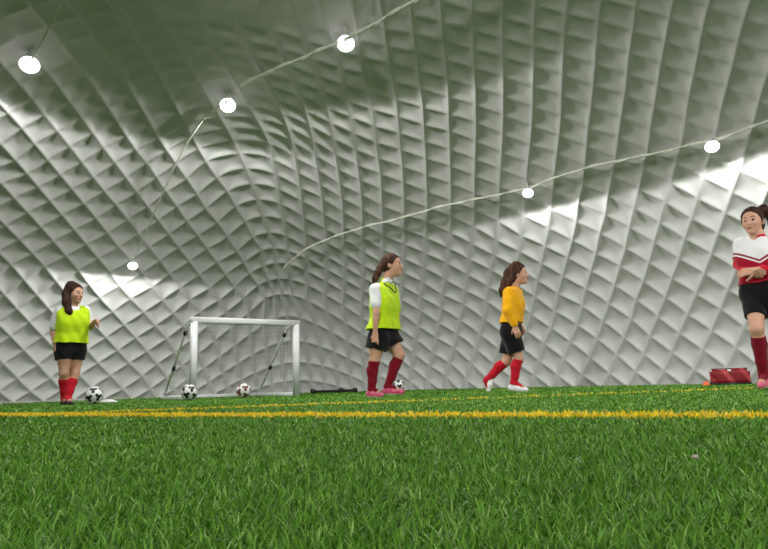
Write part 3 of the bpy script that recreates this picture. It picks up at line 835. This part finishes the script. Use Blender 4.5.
class Figure:
    def __init__(self, label, foot_px, depth, foot_y, sc):
        self.Z = depth; self.fx = foot_px; self.fy = foot_y
        x, y = ground(foot_px, depth)
        self.az = math.atan2(x, y)
        self.root = thing('person', label, 'person', (x, y, 0.0), -self.az)
        self.D = math.hypot(x, y); self.dz = 0.0
        self.dz = 0.010 - self.J(foot_px, foot_y)[2]
        self.s = sc
    def J(self, px, py, dep=0.0):
        """a joint measured at picture px, py and set back by dep along the line of sight"""
        d = rays(px, py)
        sa, ca = math.sin(self.az), math.cos(self.az)
        along = d[0] * sa + d[1] * ca
        t = (self.D + dep) / along
        return np.array([(d[0] * ca - d[1] * sa) * t, dep, CAM_H + d[2] * t + self.dz])

    def setup(self, shoulders, elbows, wrists, hips, knees, ankles, toes, neck, head, face, chest_f, fingers, grip=0.5):
        self.sh, self.el, self.wr, self.hp, self.kn, self.an, self.to = shoulders, elbows, wrists, hips, knees, ankles, toes
        self.neck, self.head, self.face, self.cf = np.array(neck), np.array(head), N(face), N(chest_f)
        self.fing, self.grip = fingers, grip
        pts = np.array(list(shoulders) + list(elbows) + list(wrists) + list(knees) + list(ankles) + list(toes) + [head])
        self.lo = pts.min(0) - 0.21; self.hi = pts.max(0) + 0.21
        self.lo[2] = -0.02

    def torso_pts(self):
        mid_h = (self.hp[0] + self.hp[1]) / 2; mid_s = (self.sh[0] + self.sh[1]) / 2
        return mid_h, mid_s

    def add_torso(self, F, g=0.0, k=0.05, belly=0.0, hem=0.0):
        s = self.s; mh, ms = self.torso_pts()
        f = self.cf
        sd = N(self.sh[1] - self.sh[0])
        up = N(ms - mh)
        # shoulders, rib cage, waist, hips: each a short bar across the body
        F.cone(self.sh[0] * 0.92 + ms * 0.08 - up * 0.01, self.sh[1] * 0.92 + ms * 0.08 - up * 0.01, 0.052 * s + g, 0.052 * s + g, k)
        for t, half, r, fw in ((0.80, 0.080, 0.085, 0.012), (0.62, 0.072, 0.084, 0.016), (0.38, 0.062, 0.078, 0.006), (0.18, 0.068, 0.084, 0.0), (-0.02, 0.075, 0.092, -0.010)):
            c = mh + (ms - mh) * t + f * fw * s
            hd = N(self.hp[1] - self.hp[0]) * (1 - t) + sd * t; hd = N(hd)
            rr = r * s + g + (belly if t < 0.7 else 0) + (hem * (0.4 - t) / 0.6 if t < 0.4 else 0)
            F.cone(c - hd * half * s, c + hd * half * s, rr, rr, k)
        F.cone(ms - up * 0.02, self.neck, 0.065 * s + g * 0.5, 0.05 * s + g * 0.4, 0.04)

    def head_axes(self):
        f = self.face
        up = np.array([0, 0, 1.0]); r = N(np.cross(f, up)); u = np.cross(r, f)
        return f, r, u

    def add_head(self, F):
        s = self.s * 1.0; h = self.head; f, r, u = self.head_axes()
        F.ell(h - f * 0.012 * s + u * 0.022 * s, (f, r, u), (0.098 * s, 0.077 * s, 0.098 * s), 0.0)
        F.ell(h + f * 0.030 * s - u * 0.040 * s, (f, r, u), (0.062 * s, 0.058 * s, 0.078 * s), 0.03)
        F.cone(h + f * 0.072 * s - u * 0.098 * s, h + f * 0.050 * s - u * 0.085 * s, 0.022 * s, 0.035 * s, 0.025)
        for q in (-1, 1):                                         # cheeks, brow, ears
            F.ell(h + f * 0.055 * s + r * q * 0.036 * s - u * 0.028 * s, (f, r, u), (0.03 * s, 0.026 * s, 0.03 * s), 0.02)
            F.ell(h + r * q * 0.076 * s - f * 0.012 * s - u * 0.012 * s, (f, r, u), (0.020 * s, 0.010 * s, 0.032 * s), 0.008)
        F.cone(h + f * 0.078 * s + u * 0.020 * s - r * 0.03 * s, h + f * 0.078 * s + u * 0.020 * s + r * 0.03 * s, 0.012 * s, 0.012 * s, 0.02)
        F.cone(h + f * 0.086 * s + u * 0.006 * s, h + f * 0.108 * s - u * 0.034 * s, 0.009 * s, 0.013 * s, 0.012)
        F.cone(h + f * 0.088 * s - u * 0.064 * s - r * 0.012 * s, h + f * 0.088 * s - u * 0.064 * s + r * 0.012 * s, 0.010 * s, 0.010 * s, 0.012)
        F.chain([self.neck - np.array([0, 0, 0.02]), h - f * 0.02 * s - u * 0.06 * s], [0.056 * s, 0.050 * s], 0.03)

    def add_hand(self, F, side):
        s = self.s; w = self.wr[side]; e = self.el[side]
        d, palm_n = self.fing[side]                              # pointing direction, palm facing direction
        d = N(d); n = N(np.array(palm_n) - d * (np.array(palm_n) @ d)); t = np.cross(n, d)
        if side == 1: t = -t                                     # t points to the thumb side
        L_ = 0.078 * s
        base = w + d * 0.012
        for q in (-0.026, -0.009, 0.009, 0.026):
            F.cone(base + t * q * 0.7 * s, base + d * L_ + t * q * s, 0.0125 * s, 0.0115 * s, 0.012)
        lens = (0.058, 0.070, 0.075, 0.068)
        for i, q in enumerate((-0.029, -0.0095, 0.0095, 0.029)):
            p = base + d * L_ + t * q * s; dirv = d.copy(); ln = lens[i] * s
            for seg, (fr, rad) in enumerate(((0.45, 0.0092), (0.32, 0.0084), (0.23, 0.0076))):
                an = self.grip * (0.45 if seg == 0 else 0.6)
                dirv = N(dirv * math.cos(an) + n * math.sin(an))
                p2 = p + dirv * ln * fr
                F.cone(p, p2, rad * s, rad * 0.93 * s, 0.004)
                p = p2
        p = base + d * 0.022 * s + t * 0.026 * s
        dirv = N(d * 0.72 + t * 0.6 + n * 0.35)
        for fr, rad in ((0.034, 0.0115), (0.028, 0.010), (0.020, 0.009)):
            p2 = p + dirv * fr * s; F.cone(p, p2, rad * s, rad * 0.94 * s, 0.006); p = p2
            dirv = N(dirv + n * 0.3 + d * 0.25)

    def add_leg(self, F, i, g=0.0, k=0.02):
        s = self.s; h, kn, a = self.hp[i], self.kn[i], self.an[i]
        F.chain([h, h * 0.5 + kn * 0.5, kn], [0.083 * s + g, 0.070 * s + g, 0.052 * s + g], k)
        sh = N(a - kn); fwd = N(N(self.to[i] - a) - sh * (N(self.to[i] - a) @ sh))
        calf = kn * 0.66 + a * 0.34 - fwd * 0.014 * s
        F.chain([kn, calf, kn * 0.3 + a * 0.7, a], [0.048 * s + g, 0.051 * s + g, 0.038 * s + g, 0.032 * s + g], k)

    def body(self, h=0.0048):
        s = self.s
        F = Field(self.lo, self.hi, h)
        self.add_torso(F)
        for i in (0, 1):
            F.chain([self.sh[i], self.sh[i] * 0.5 + self.el[i] * 0.5, self.el[i]], [0.046 * s, 0.041 * s, 0.034 * s], 0.025)
            F.chain([self.el[i], self.el[i] * 0.7 + self.wr[i] * 0.3, self.wr[i]], [0.034 * s, 0.034 * s, 0.023 * s], 0.012)
            self.add_hand(F, i)
            self.add_leg(F, i)
            F.cone(self.an[i], self.to[i] + (self.an[i] - self.to[i]) * 0.25, 0.033 * s, 0.028 * s, 0.02)
        self.add_head(F)
        b = F.mesh('body', M['skin'], self.root)
        h_ = self.head; f, r, u = self.head_axes()
        for q in (-1, 1):
            bm = bmesh.new(); bmesh.ops.create_uvsphere(bm, u_segments=14, v_segments=10, radius=0.0105 * s)
            c = h_ + f * 0.081 * s + r * q * 0.030 * s + u * 0.002 * s
            bmesh.ops.translate(bm, verts=bm.verts, vec=Vector(c)); bm_obj('eye', bm, M['eye'], b)
            bm = bmesh.new()
            add_tube(bm, [h_ + f * 0.090 * s + r * q * 0.014 * s + u * 0.024 * s, h_ + f * 0.090 * s + r * q * 0.032 * s + u * 0.030 * s, h_ + f * 0.076 * s + r * q * 0.05 * s + u * 0.024 * s], [0.003, 0.004, 0.002], 6)
            bm_obj('eyebrow', bm, self.hair_mat, b)
        bm = bmesh.new()
        add_tube(bm, [h_ + f * 0.083 * s - r * 0.026 * s - u * 0.058 * s, h_ + f * 0.097 * s - r * 0.010 * s - u * 0.063 * s, h_ + f * 0.097 * s + r * 0.010 * s - u * 0.063 * s, h_ + f * 0.083 * s + r * 0.026 * s - u * 0.058 * s], [0.003, 0.0065, 0.0065, 0.003], 8)
        bm_obj('mouth', bm, M['lips'], b)
        return b

    def hair(self, strands, cap_r=0.012, name='hair', front=0.052, tilt=0.55, nape=1.0):
        """cap of hair plus hanging strands given as (points, radii)"""
        s = self.s; h = self.head; f, r, u = self.head_axes()
        P = [h - 0.2, h + 0.2] + [np.array(p) for st in strands for p in st[0]]
        F = Field(np.min(P, 0) - 0.06, np.max(P, 0) + 0.06, 0.0048)
        F.ell(h - f * 0.014 * s + u * 0.024 * s, (f, r, u), (0.098 * s + cap_r, 0.077 * s + cap_r, 0.098 * s + cap_r), 0.0)
        F.ell(h - f * 0.050 * s - u * 0.040 * s * nape, (f, r, u), (0.052 * s + cap_r, 0.064 * s + cap_r, 0.06 * s + cap_r), 0.02)
        F.cut(h + f * front * s + u * 0.05 * s, f * 0.85 - u * tilt)
        for pts, rs in strands: F.chain(pts, rs, 0.022)
        F.ripple(0.0035, 150, 130, 25)
        return F.mesh(name, self.hair_mat, self.root)

    def shirt(self, name, mat, sleeve, g=0.014, hem_z=None, belly=0.0, hem=0.0, sleeves=True, neck_cut=0.0, v_neck=0.0, rip=0.004, tight=0.0):
        s = self.s; F = Field(self.lo, self.hi, 0.0056)
        self.add_torso(F, g, 0.05, belly, hem)
        mh, ms = self.torso_pts()
        if hem_z is not None: F.cut((0, 0, hem_z), (0, 0, -1))
        if sleeves:
            for i in (0, 1):
                a, e, w = self.sh[i], self.el[i], self.wr[i]
                if sleeve <= 1:
                    F.chain([a, a * (1 - sleeve) + e * sleeve], [0.052 * s + g, 0.046 * s + g], 0.03)
                else:
                    t = sleeve - 1
                    F.chain([a, e, e * (1 - t) + w * t], [0.052 * s + g, 0.040 * s + g, 0.030 * s + g * 0.7], 0.025)
        up = N(self.neck - ms)
        F.cut(self.neck + up * (0.012 + neck_cut), up + self.cf * 0.35)
        if v_neck > 0:
            G = Field(self.lo, self.hi, 0.0056)
            tip = self.neck + self.cf * 0.11 * s - up * v_neck
            top = self.neck + self.cf * 0.05 * s + up * 0.03
            sd = N(self.sh[1] - self.sh[0])
            for q in (-1, 0, 1):
                G.cone(tip + self.cf * 0.03, top + sd * q * 0.05 * s, 0.012, 0.05 * s, 0.01)
            F.minus(G)
        if not sleeves:
            G = Field(self.lo, self.hi, 0.0056)
            for i in (0, 1):
                o = N(self.sh[i] - self.sh[1 - i])
                G.chain([self.sh[i] + o * 0.012 - up * 0.01, self.sh[i] * 0.45 + self.el[i] * 0.55 + o * 0.035], [0.050 * s, 0.058 * s], 0.0)
            F.minus(G)
        F.ripple(rip, 42, 36, 22, 0.7)
        return F.mesh(name, mat, self.root)

    def shorts(self, mat, leg=0.55, g=0.016, flare=0.014, top=0.10):
        s = self.s; F = Field(self.lo, self.hi, 0.0056)
        mh, ms = self.torso_pts(); up = N(ms - mh)
        hd = N(self.hp[1] - self.hp[0])
        for t, half, r in ((0.18, 0.068, 0.084), (-0.02, 0.075, 0.092)):
            c = mh + (ms - mh) * t
            F.cone(c - hd * half * s, c + hd * half * s, r * s + g * 0.8, r * s + g * 0.8, 0.05)
        for i in (0, 1):
            e = self.hp[i] * (1 - leg) + self.kn[i] * leg
            rl = 0.083 + (0.052 - 0.083) * leg
            F.chain([self.hp[i], e + N(e - self.hp[i]) * 0.05], [0.086 * s + g, rl * s + g + flare], 0.03)
        F.cut(mh + up * top, up)
        G = F.d.copy()
        for i in (0, 1):
            # straight hem across each thigh
            e = self.hp[i] * (1 - leg) + self.kn[i] * leg
            dn = N(self.kn[i] - self.hp[i])
            ax = [F.lo[k] + F.h * np.arange(F.n[k]) for k in range(3)]
            pl = (ax[0] - e[0])[:, None, None] * dn[0] + (ax[1] - e[1])[None, :, None] * dn[1] + (ax[2] - e[2])[None, None, :] * dn[2]
            other = self.hp[1 - i] * (1 - leg) + self.kn[1 - i] * leg
            g0 = F.grid()
            dist_i = np.linalg.norm(np.cross(g0 - self.hp[i], dn), axis=-1)
            dn2 = N(self.kn[1 - i] - self.hp[1 - i]); dist_o = np.linalg.norm(np.cross(g0 - self.hp[1 - i], dn2), axis=-1)
            near = dist_i <= dist_o
            G = np.where(near, np.maximum(G, pl.astype(np.float32)), G)
        F.d = G
        F.ripple(0.003, 38, 40, 14, 0.3)
        return F.mesh('shorts', mat, self.root)

    def sock(self, i, mat, top=0.22):
        s = self.s; kn, a = self.kn[i], self.an[i]
        t0 = kn * (1 - top) + a * top
        P = [kn, a, self.to[i]]
        F = Field(np.min(P, 0) - 0.12, np.max(P, 0) + 0.12, 0.005)
        self.add_leg(F, i, 0.007, 0.015)
        F.cut(t0, kn - a)
        F.cone(a, self.to[i] + (a - self.to[i]) * 0.4, 0.036 * s, 0.03 * s, 0.02)
        return F.mesh('sock', mat, self.root)

    def shoe(self, i, mat, sole, up=(0, 0, 1)):
        s = self.s; a, t = self.an[i], self.to[i]
        d = N(t - a); up = np.array(up, float)
        fw = t - a; fl = N(fw - up * (fw @ up))
        L_ = 0.225 * s
        heel = a - fl * 0.045 * s
        # foot bed: from under the heel to the toe
        zb = t[2] - 0.0
        hb = a - up * 0.048 * s - fl * 0.035 * s
        tb = t.copy()
        side = np.cross(up, fl)
        F = Field(np.min([a, t], 0) - 0.16, np.max([a, t], 0) + 0.16, 0.0045)
        F.chain([hb, hb * 0.45 + tb * 0.55, tb], [0.034 * s, 0.037 * s, 0.027 * s], 0.02)
        F.cone(a - up * 0.01, hb * 0.5 + tb * 0.5 + up * 0.018 * s, 0.040 * s, 0.028 * s, 0.02)
        F.cut(a + up * 0.012 * s, up + fl * -0.3)
        n2 = np.cross(side, N(tb - hb)); n2 = n2 if n2 @ up > 0 else -n2
        F.cut(hb - n2 * 0.026 * s, -n2)
        o = F.mesh('boot', mat, self.root)
        G = Field(np.min([a, t], 0) - 0.16, np.max([a, t], 0) + 0.16, 0.0045)
        G.chain([hb, hb * 0.45 + tb * 0.55, tb], [0.036 * s, 0.039 * s, 0.028 * s], 0.02)
        G.cut(hb - n2 * 0.018 * s, n2); G.cut(hb - n2 * 0.030 * s, -n2)
        G.mesh('sole', sole, o)
        return o

def binding(fig, pts, r, mat, parent):
    bm = bmesh.new(); add_tube(bm, pts, r, 8); return bm_obj('neck_binding', bm, mat, parent)

# --- girl at the far left: lime bib, facing the camera, one forearm raised
g = Figure('person in lime bib and black boots standing at the far left, one forearm raised', 67, 7.3, 402.5, 1.0)
g.hair_mat = M['hair_dark']
g.setup(shoulders=(g.J(60.5, 309, -0.05), g.J(85, 309, 0.05)), elbows=(g.J(53.5, 327, 0.0), g.J(91, 325, 0.08)),
        wrists=(g.J(54.5, 341, -0.04), g.J(93.5, 320.5, -0.11)), hips=(g.J(65, 348, -0.02), g.J(76.5, 348, 0.03)),
        knees=(g.J(64.2, 371, -0.05), g.J(75, 371, 0.02)), ankles=(g.J(64.5, 396.5, 0.03), g.J(67.5, 396.5, -0.05)),
        toes=(g.J(66.2, 400.6, -0.12), g.J(71, 400.6, -0.20)), neck=g.J(73, 303.5, 0.0), head=g.J(74.6, 291.5, -0.02),
        face=(0.72, -0.66, -0.05), chest_f=(0.38, -0.92, 0), fingers=((np.array((0.15, -0.15, -1.0)), (0.9, 0.2, 0)), (np.array((0.45, -0.85, 0.1)), (-0.7, -0.3, -0.6))), grip=0.95)
g.body()
g.shirt('shirt', M['white_cloth'], 0.85, 0.013, hem_z=g.J(67, 335)[2])
bib = g.shirt('bib', M['lime'], 0, 0.024, hem_z=g.J(67, 341)[2], belly=0.008, hem=0.022, sleeves=False, v_neck=0.10)
g.shorts(M['black_cloth'], 0.42, 0.014, 0.016)
for i in (0, 1):
    g.sock(i, M['red_sock']); g.shoe(i, M['black_shoe'], M['sole'])
g.hair([([g.J(71, 284, 0.03), g.J(67, 292, -0.03), g.J(66.5, 300, -0.09), g.J(69, 309, -0.12), g.J(70.5, 315, -0.12)], [0.06, 0.052, 0.046, 0.036, 0.012]),
        ([g.J(72, 284, 0.05), g.J(68, 296, 0.06), g.J(69, 306, 0.06)], [0.06, 0.055, 0.03])])

# --- girl in the middle: lime bib, stepping to the right, pink boots
g = Figure('person in lime bib and pink boots stepping right in the middle of the picture', 380, 6.4, 396.2, 1.0)
g.hair_mat = M['hair_brown']
g.setup(shoulders=(g.J(375.5, 288.5, -0.12), g.J(392.5, 288.5, 0.12)), elbows=(g.J(376.3, 312, -0.19), g.J(397, 312, 0.19)),
        wrists=(g.J(375.3, 331, -0.17), g.J(396, 330, 0.10)), hips=(g.J(378.2, 337, -0.07), g.J(389, 337, 0.07)),
        knees=(g.J(374.3, 360, -0.07), g.J(400, 354, 0.05)), ankles=(g.J(371.5, 388, -0.05), g.J(387.5, 385.5, 0.08)),
        toes=(g.J(381, 393.6, -0.13), g.J(402, 390.6, -0.02)), neck=g.J(386, 279.5, 0.0), head=g.J(392, 264, -0.01),
        face=(0.93, -0.2, 0.02), chest_f=(0.8, -0.52, 0), fingers=((np.array((-0.05, -0.05, -1.0)), (0.4, 0.9, 0)), (np.array((0.1, -0.2, -1.0)), (-0.4, -0.8, 0))), grip=0.5)
g.body()
g.shirt('shirt', M['white_cloth'], 0.62, 0.012, hem_z=g.J(380, 322)[2])
bib = g.shirt('bib', M['lime'], 0, 0.022, hem_z=g.J(380, 328.5)[2], belly=0.012, hem=0.035, sleeves=False, v_neck=0.07)
g.shorts(M['black_cloth'], 0.47, 0.020, 0.036)
for i in (0, 1):
    g.sock(i, M['maroon_sock'], 0.10 if i else 0.0); g.shoe(i, M['pink_shoe'], M['pale_sole'])
h_, s_ = g.head, g.s
g.hair([([g.J(389, 258, 0.0), g.J(384, 261, 0.0), g.J(380.5, 266, -0.01), g.J(377.5, 272, -0.02), g.J(375, 278, -0.03), g.J(373.5, 284, -0.03)], [0.05, 0.026, 0.034, 0.036, 0.030, 0.008])], cap_r=0.008, nape=0.4)
def v_binding(fig, bib, tip, left, right, r=0.006):
    m1 = (np.array(left) * 0.45 + np.array(tip) * 0.55) + fig.cf * 0.012; m2 = (np.array(right) * 0.45 + np.array(tip) * 0.55) + fig.cf * 0.012
    o = binding(fig, smooth_path([left, m1, tip, m2, right], 24), r, M['dark_trim'], bib)
    o['label'] = 'dark binding of the V neck'
v_binding(g, bib, g.J(395, 291.5, -0.075), g.J(383.5, 282, -0.085), g.J(395, 283, 0.03))
F = Field(g.neck - 0.12, g.neck + 0.12, 0.0045)
F.cone(g.neck - np.array([0, 0, 0.03]), g.neck + np.array([0.006, 0, 0.016]), 0.070, 0.062, 0.0); F.cut(g.neck + np.array([0, 0, 0.012]), (-0.35, 0.1, 1)); F.cut(g.neck - np.array([0, 0, 0.03]), (0, 0, -1))
F.mesh('collar', M['white_cloth'], g.root)
bm = bmesh.new(); c = g.J(383.8, 261, 0.0)
add_tube(bm, [c + np.array([0.006, 0.03 * math.cos(t), 0.03 * math.sin(t)]) for t in np.linspace(0, 2 * PI, 15)[:-1]], 0.008, 6, closed=True)
bm_obj('hair_tie', bm, M['dark_trim'], g.root)

# --- girl in yellow walking to the right
g = Figure('person in yellow jersey and long black shorts walking right, white boots', 508, 7.2, 390.7, 1.0)
g.hair_mat = M['hair_brown']
g.setup(shoulders=(g.J(509.5, 291.5, -0.13), g.J(516, 291.5, 0.13)), elbows=(g.J(508.5, 309, -0.20), g.J(512, 311, 0.20)),
        wrists=(g.J(514.5, 324, -0.20), g.J(519, 322, 0.16)), hips=(g.J(510, 331, -0.08), g.J(512, 331, 0.08)),
        knees=(g.J(518.5, 357, -0.07), g.J(506.5, 360, 0.07)), ankles=(g.J(513.5, 382, -0.07), g.J(486.5, 379, 0.08)),
        toes=(g.J(526, 388.3, -0.09), g.J(488.5, 388.5, 0.07)), neck=g.J(514, 284.5, 0.0), head=g.J(518.5, 272.5, 0.0),
        face=(1, -0.12, -0.04), chest_f=(1, -0.1, 0), fingers=((np.array((0.3, -0.05, -1.0)), (-0.1, 1, 0)), (np.array((0.3, 0.05, -1.0)), (-0.1, -1, 0))), grip=0.9)
g.body()
g.shirt('jersey', M['yellow_cloth'], 1.9, 0.020, hem_z=g.J(508, 322)[2], belly=0.014, hem=0.016)
g.shorts(M['black_cloth'], 0.76, 0.024, 0.016)
g.sock(0, M['red_sock'], 0.06); g.sock(1, M['red_sock'], 0.12)
g.shoe(0, M['white_shoe'], M['sole']); g.shoe(1, M['white_shoe'], M['pale_sole'], (-0.97, 0.0, 0.25))
g.hair([([g.J(516, 265, 0.0), g.J(509, 272, -0.01), g.J(505.5, 282, -0.01), g.J(502.5, 289, -0.02), g.J(501, 295, -0.02)], [0.062, 0.058, 0.052, 0.042, 0.012]),
        ([g.J(515, 266, -0.04), g.J(511, 278, -0.06), g.J(508, 287, -0.06)], [0.04, 0.04, 0.014]),
        ([g.J(515, 266, 0.04), g.J(511, 278, 0.06), g.J(507, 288, 0.05)], [0.04, 0.04, 0.014])])

# --- girl at the right edge running towards the camera
g = Figure('person in white and red jersey running toward the camera at the right edge', 764, 5.6, 386.3, 1.07)
g.hair_mat = M['hair_dark']
g.setup(shoulders=(g.J(741.5, 243, 0.05), g.J(776, 243, -0.03)), elbows=(g.J(738.5, 263, 0.10), g.J(783, 263, 0.02)),
        wrists=(g.J(746, 271.5, -0.12), g.J(757, 268, -0.17)), hips=(g.J(753.5, 292, 0.03), g.J(769, 292, -0.03)),
        knees=(g.J(756.5, 327, -0.16), g.J(779, 326, 0.00)), ankles=(g.J(763.5, 374, -0.02), g.J(792, 346, 0.42)),
        toes=(g.J(760.5, 383.5, -0.17), g.J(797, 362, 0.50)), neck=g.J(757.5, 234, 0.0), head=g.J(752.2, 219.5, -0.02),
        face=(-0.28, -0.95, -0.06), chest_f=(-0.35, -0.93, 0), fingers=((np.array((0.55, -0.5, -0.15)), (0.5, 0.5, 0.6)), (np.array((-0.95, -0.2, -0.1)), (0, 0.8, -0.4))), grip=0.8)
g.body()
# jersey: white yoke over red, a dark and a white chevron between
mj = principled('white_and_red_jersey', srgb(240, 238, 242), 0.8, 0.15, 0.15)
nt = mj.node_tree; bs = nt.nodes['Principled BSDF']
tc = nt.nodes.new('ShaderNodeTexCoord'); sp = nt.nodes.new('ShaderNodeSeparateXYZ'); nt.links.new(tc.outputs['Object'], sp.inputs[0])
x0 = float((g.sh[0][0] + g.sh[1][0]) / 2) - 0.01
sb = nt.nodes.new('ShaderNodeMath'); sb.operation = 'SUBTRACT'; sb.inputs[1].default_value = x0; nt.links.new(sp.outputs['X'], sb.inputs[0])
ab = nt.nodes.new('ShaderNodeMath'); ab.operation = 'ABSOLUTE'; nt.links.new(sb.outputs[0], ab.inputs[0])
ma = nt.nodes.new('ShaderNodeMath'); ma.operation = 'MULTIPLY_ADD'; ma.inputs[1].default_value = -0.55; nt.links.new(ab.outputs[0], ma.inputs[0]); nt.links.new(sp.outputs['Z'], ma.inputs[2])
zc = float(g.J(757, 262)[2])
mr = nt.nodes.new('ShaderNodeMapRange'); mr.inputs['From Min'].default_value = zc - 0.1; mr.inputs['From Max'].default_value = zc + 0.1; nt.links.new(ma.outputs[0], mr.inputs[0])
rp = nt.nodes.new('ShaderNodeValToRGB'); rp.color_ramp.interpolation = 'CONSTANT'
els = rp.color_ramp.elements
els[0].position = 0.0; els[0].color = srgb(172, 18, 48)
els[1].position = 0.42; els[1].color = srgb(240, 238, 242)
e = els.new(0.50); e.color = srgb(150, 40, 60)
e = els.new(0.60); e.color = srgb(242, 240, 244)
nt.links.new(mr.outputs[0], rp.inputs[0]); nt.links.new(rp.outputs[0], bs.inputs['Base Color'])
ms_ = cloth('red_undersleeve', (206, 20, 44), (214, 28, 52))
mw_ = M['white_cloth']
js = g.shirt('jersey', mj, 0.62, 0.014, hem_z=g.J(757, 282)[2], belly=0.002, hem=0.004)
# red long sleeves from the elbow to the wrist
F = Field(g.lo, g.hi, 0.005)
for i in (0, 1):
    F.chain([g.sh[i] * 0.55 + g.el[i] * 0.45, g.el[i], g.el[i] * 0.15 + g.wr[i] * 0.85], [0.052, 0.046, 0.034], 0.015)
F.mesh('undershirt', ms_, g.root)
F = Field(g.neck - 0.12, g.neck + 0.12, 0.0045)
F.cone(g.neck - np.array([0, 0, 0.02]), g.neck + np.array([-0.004, -0.004, 0.022]), 0.066, 0.060, 0.0); F.cut(g.neck + np.array([0, 0, 0.02]), (0, -0.3, 1)); F.cut(g.neck - np.array([0, 0, 0.03]), (0, 0, -1))
F.mesh('collar', ms_, g.root)
g.shorts(M['black_cloth'], 0.66, 0.012, 0.006)
for i in (0, 1):
    g.sock(i, M['maroon_sock'], 0.16)
g.shoe(0, M['pink_shoe'], M['pale_sole']); g.shoe(1, M['pink_shoe'], M['pale_sole'], (0.1, -0.75, 0.3))
g.hair([([g.J(757, 211, 0.07), g.J(763, 208, 0.12), g.J(770, 212, 0.15), g.J(773, 222, 0.15), g.J(774, 230, 0.14)], [0.05, 0.046, 0.046, 0.036, 0.012])], cap_r=0.010)
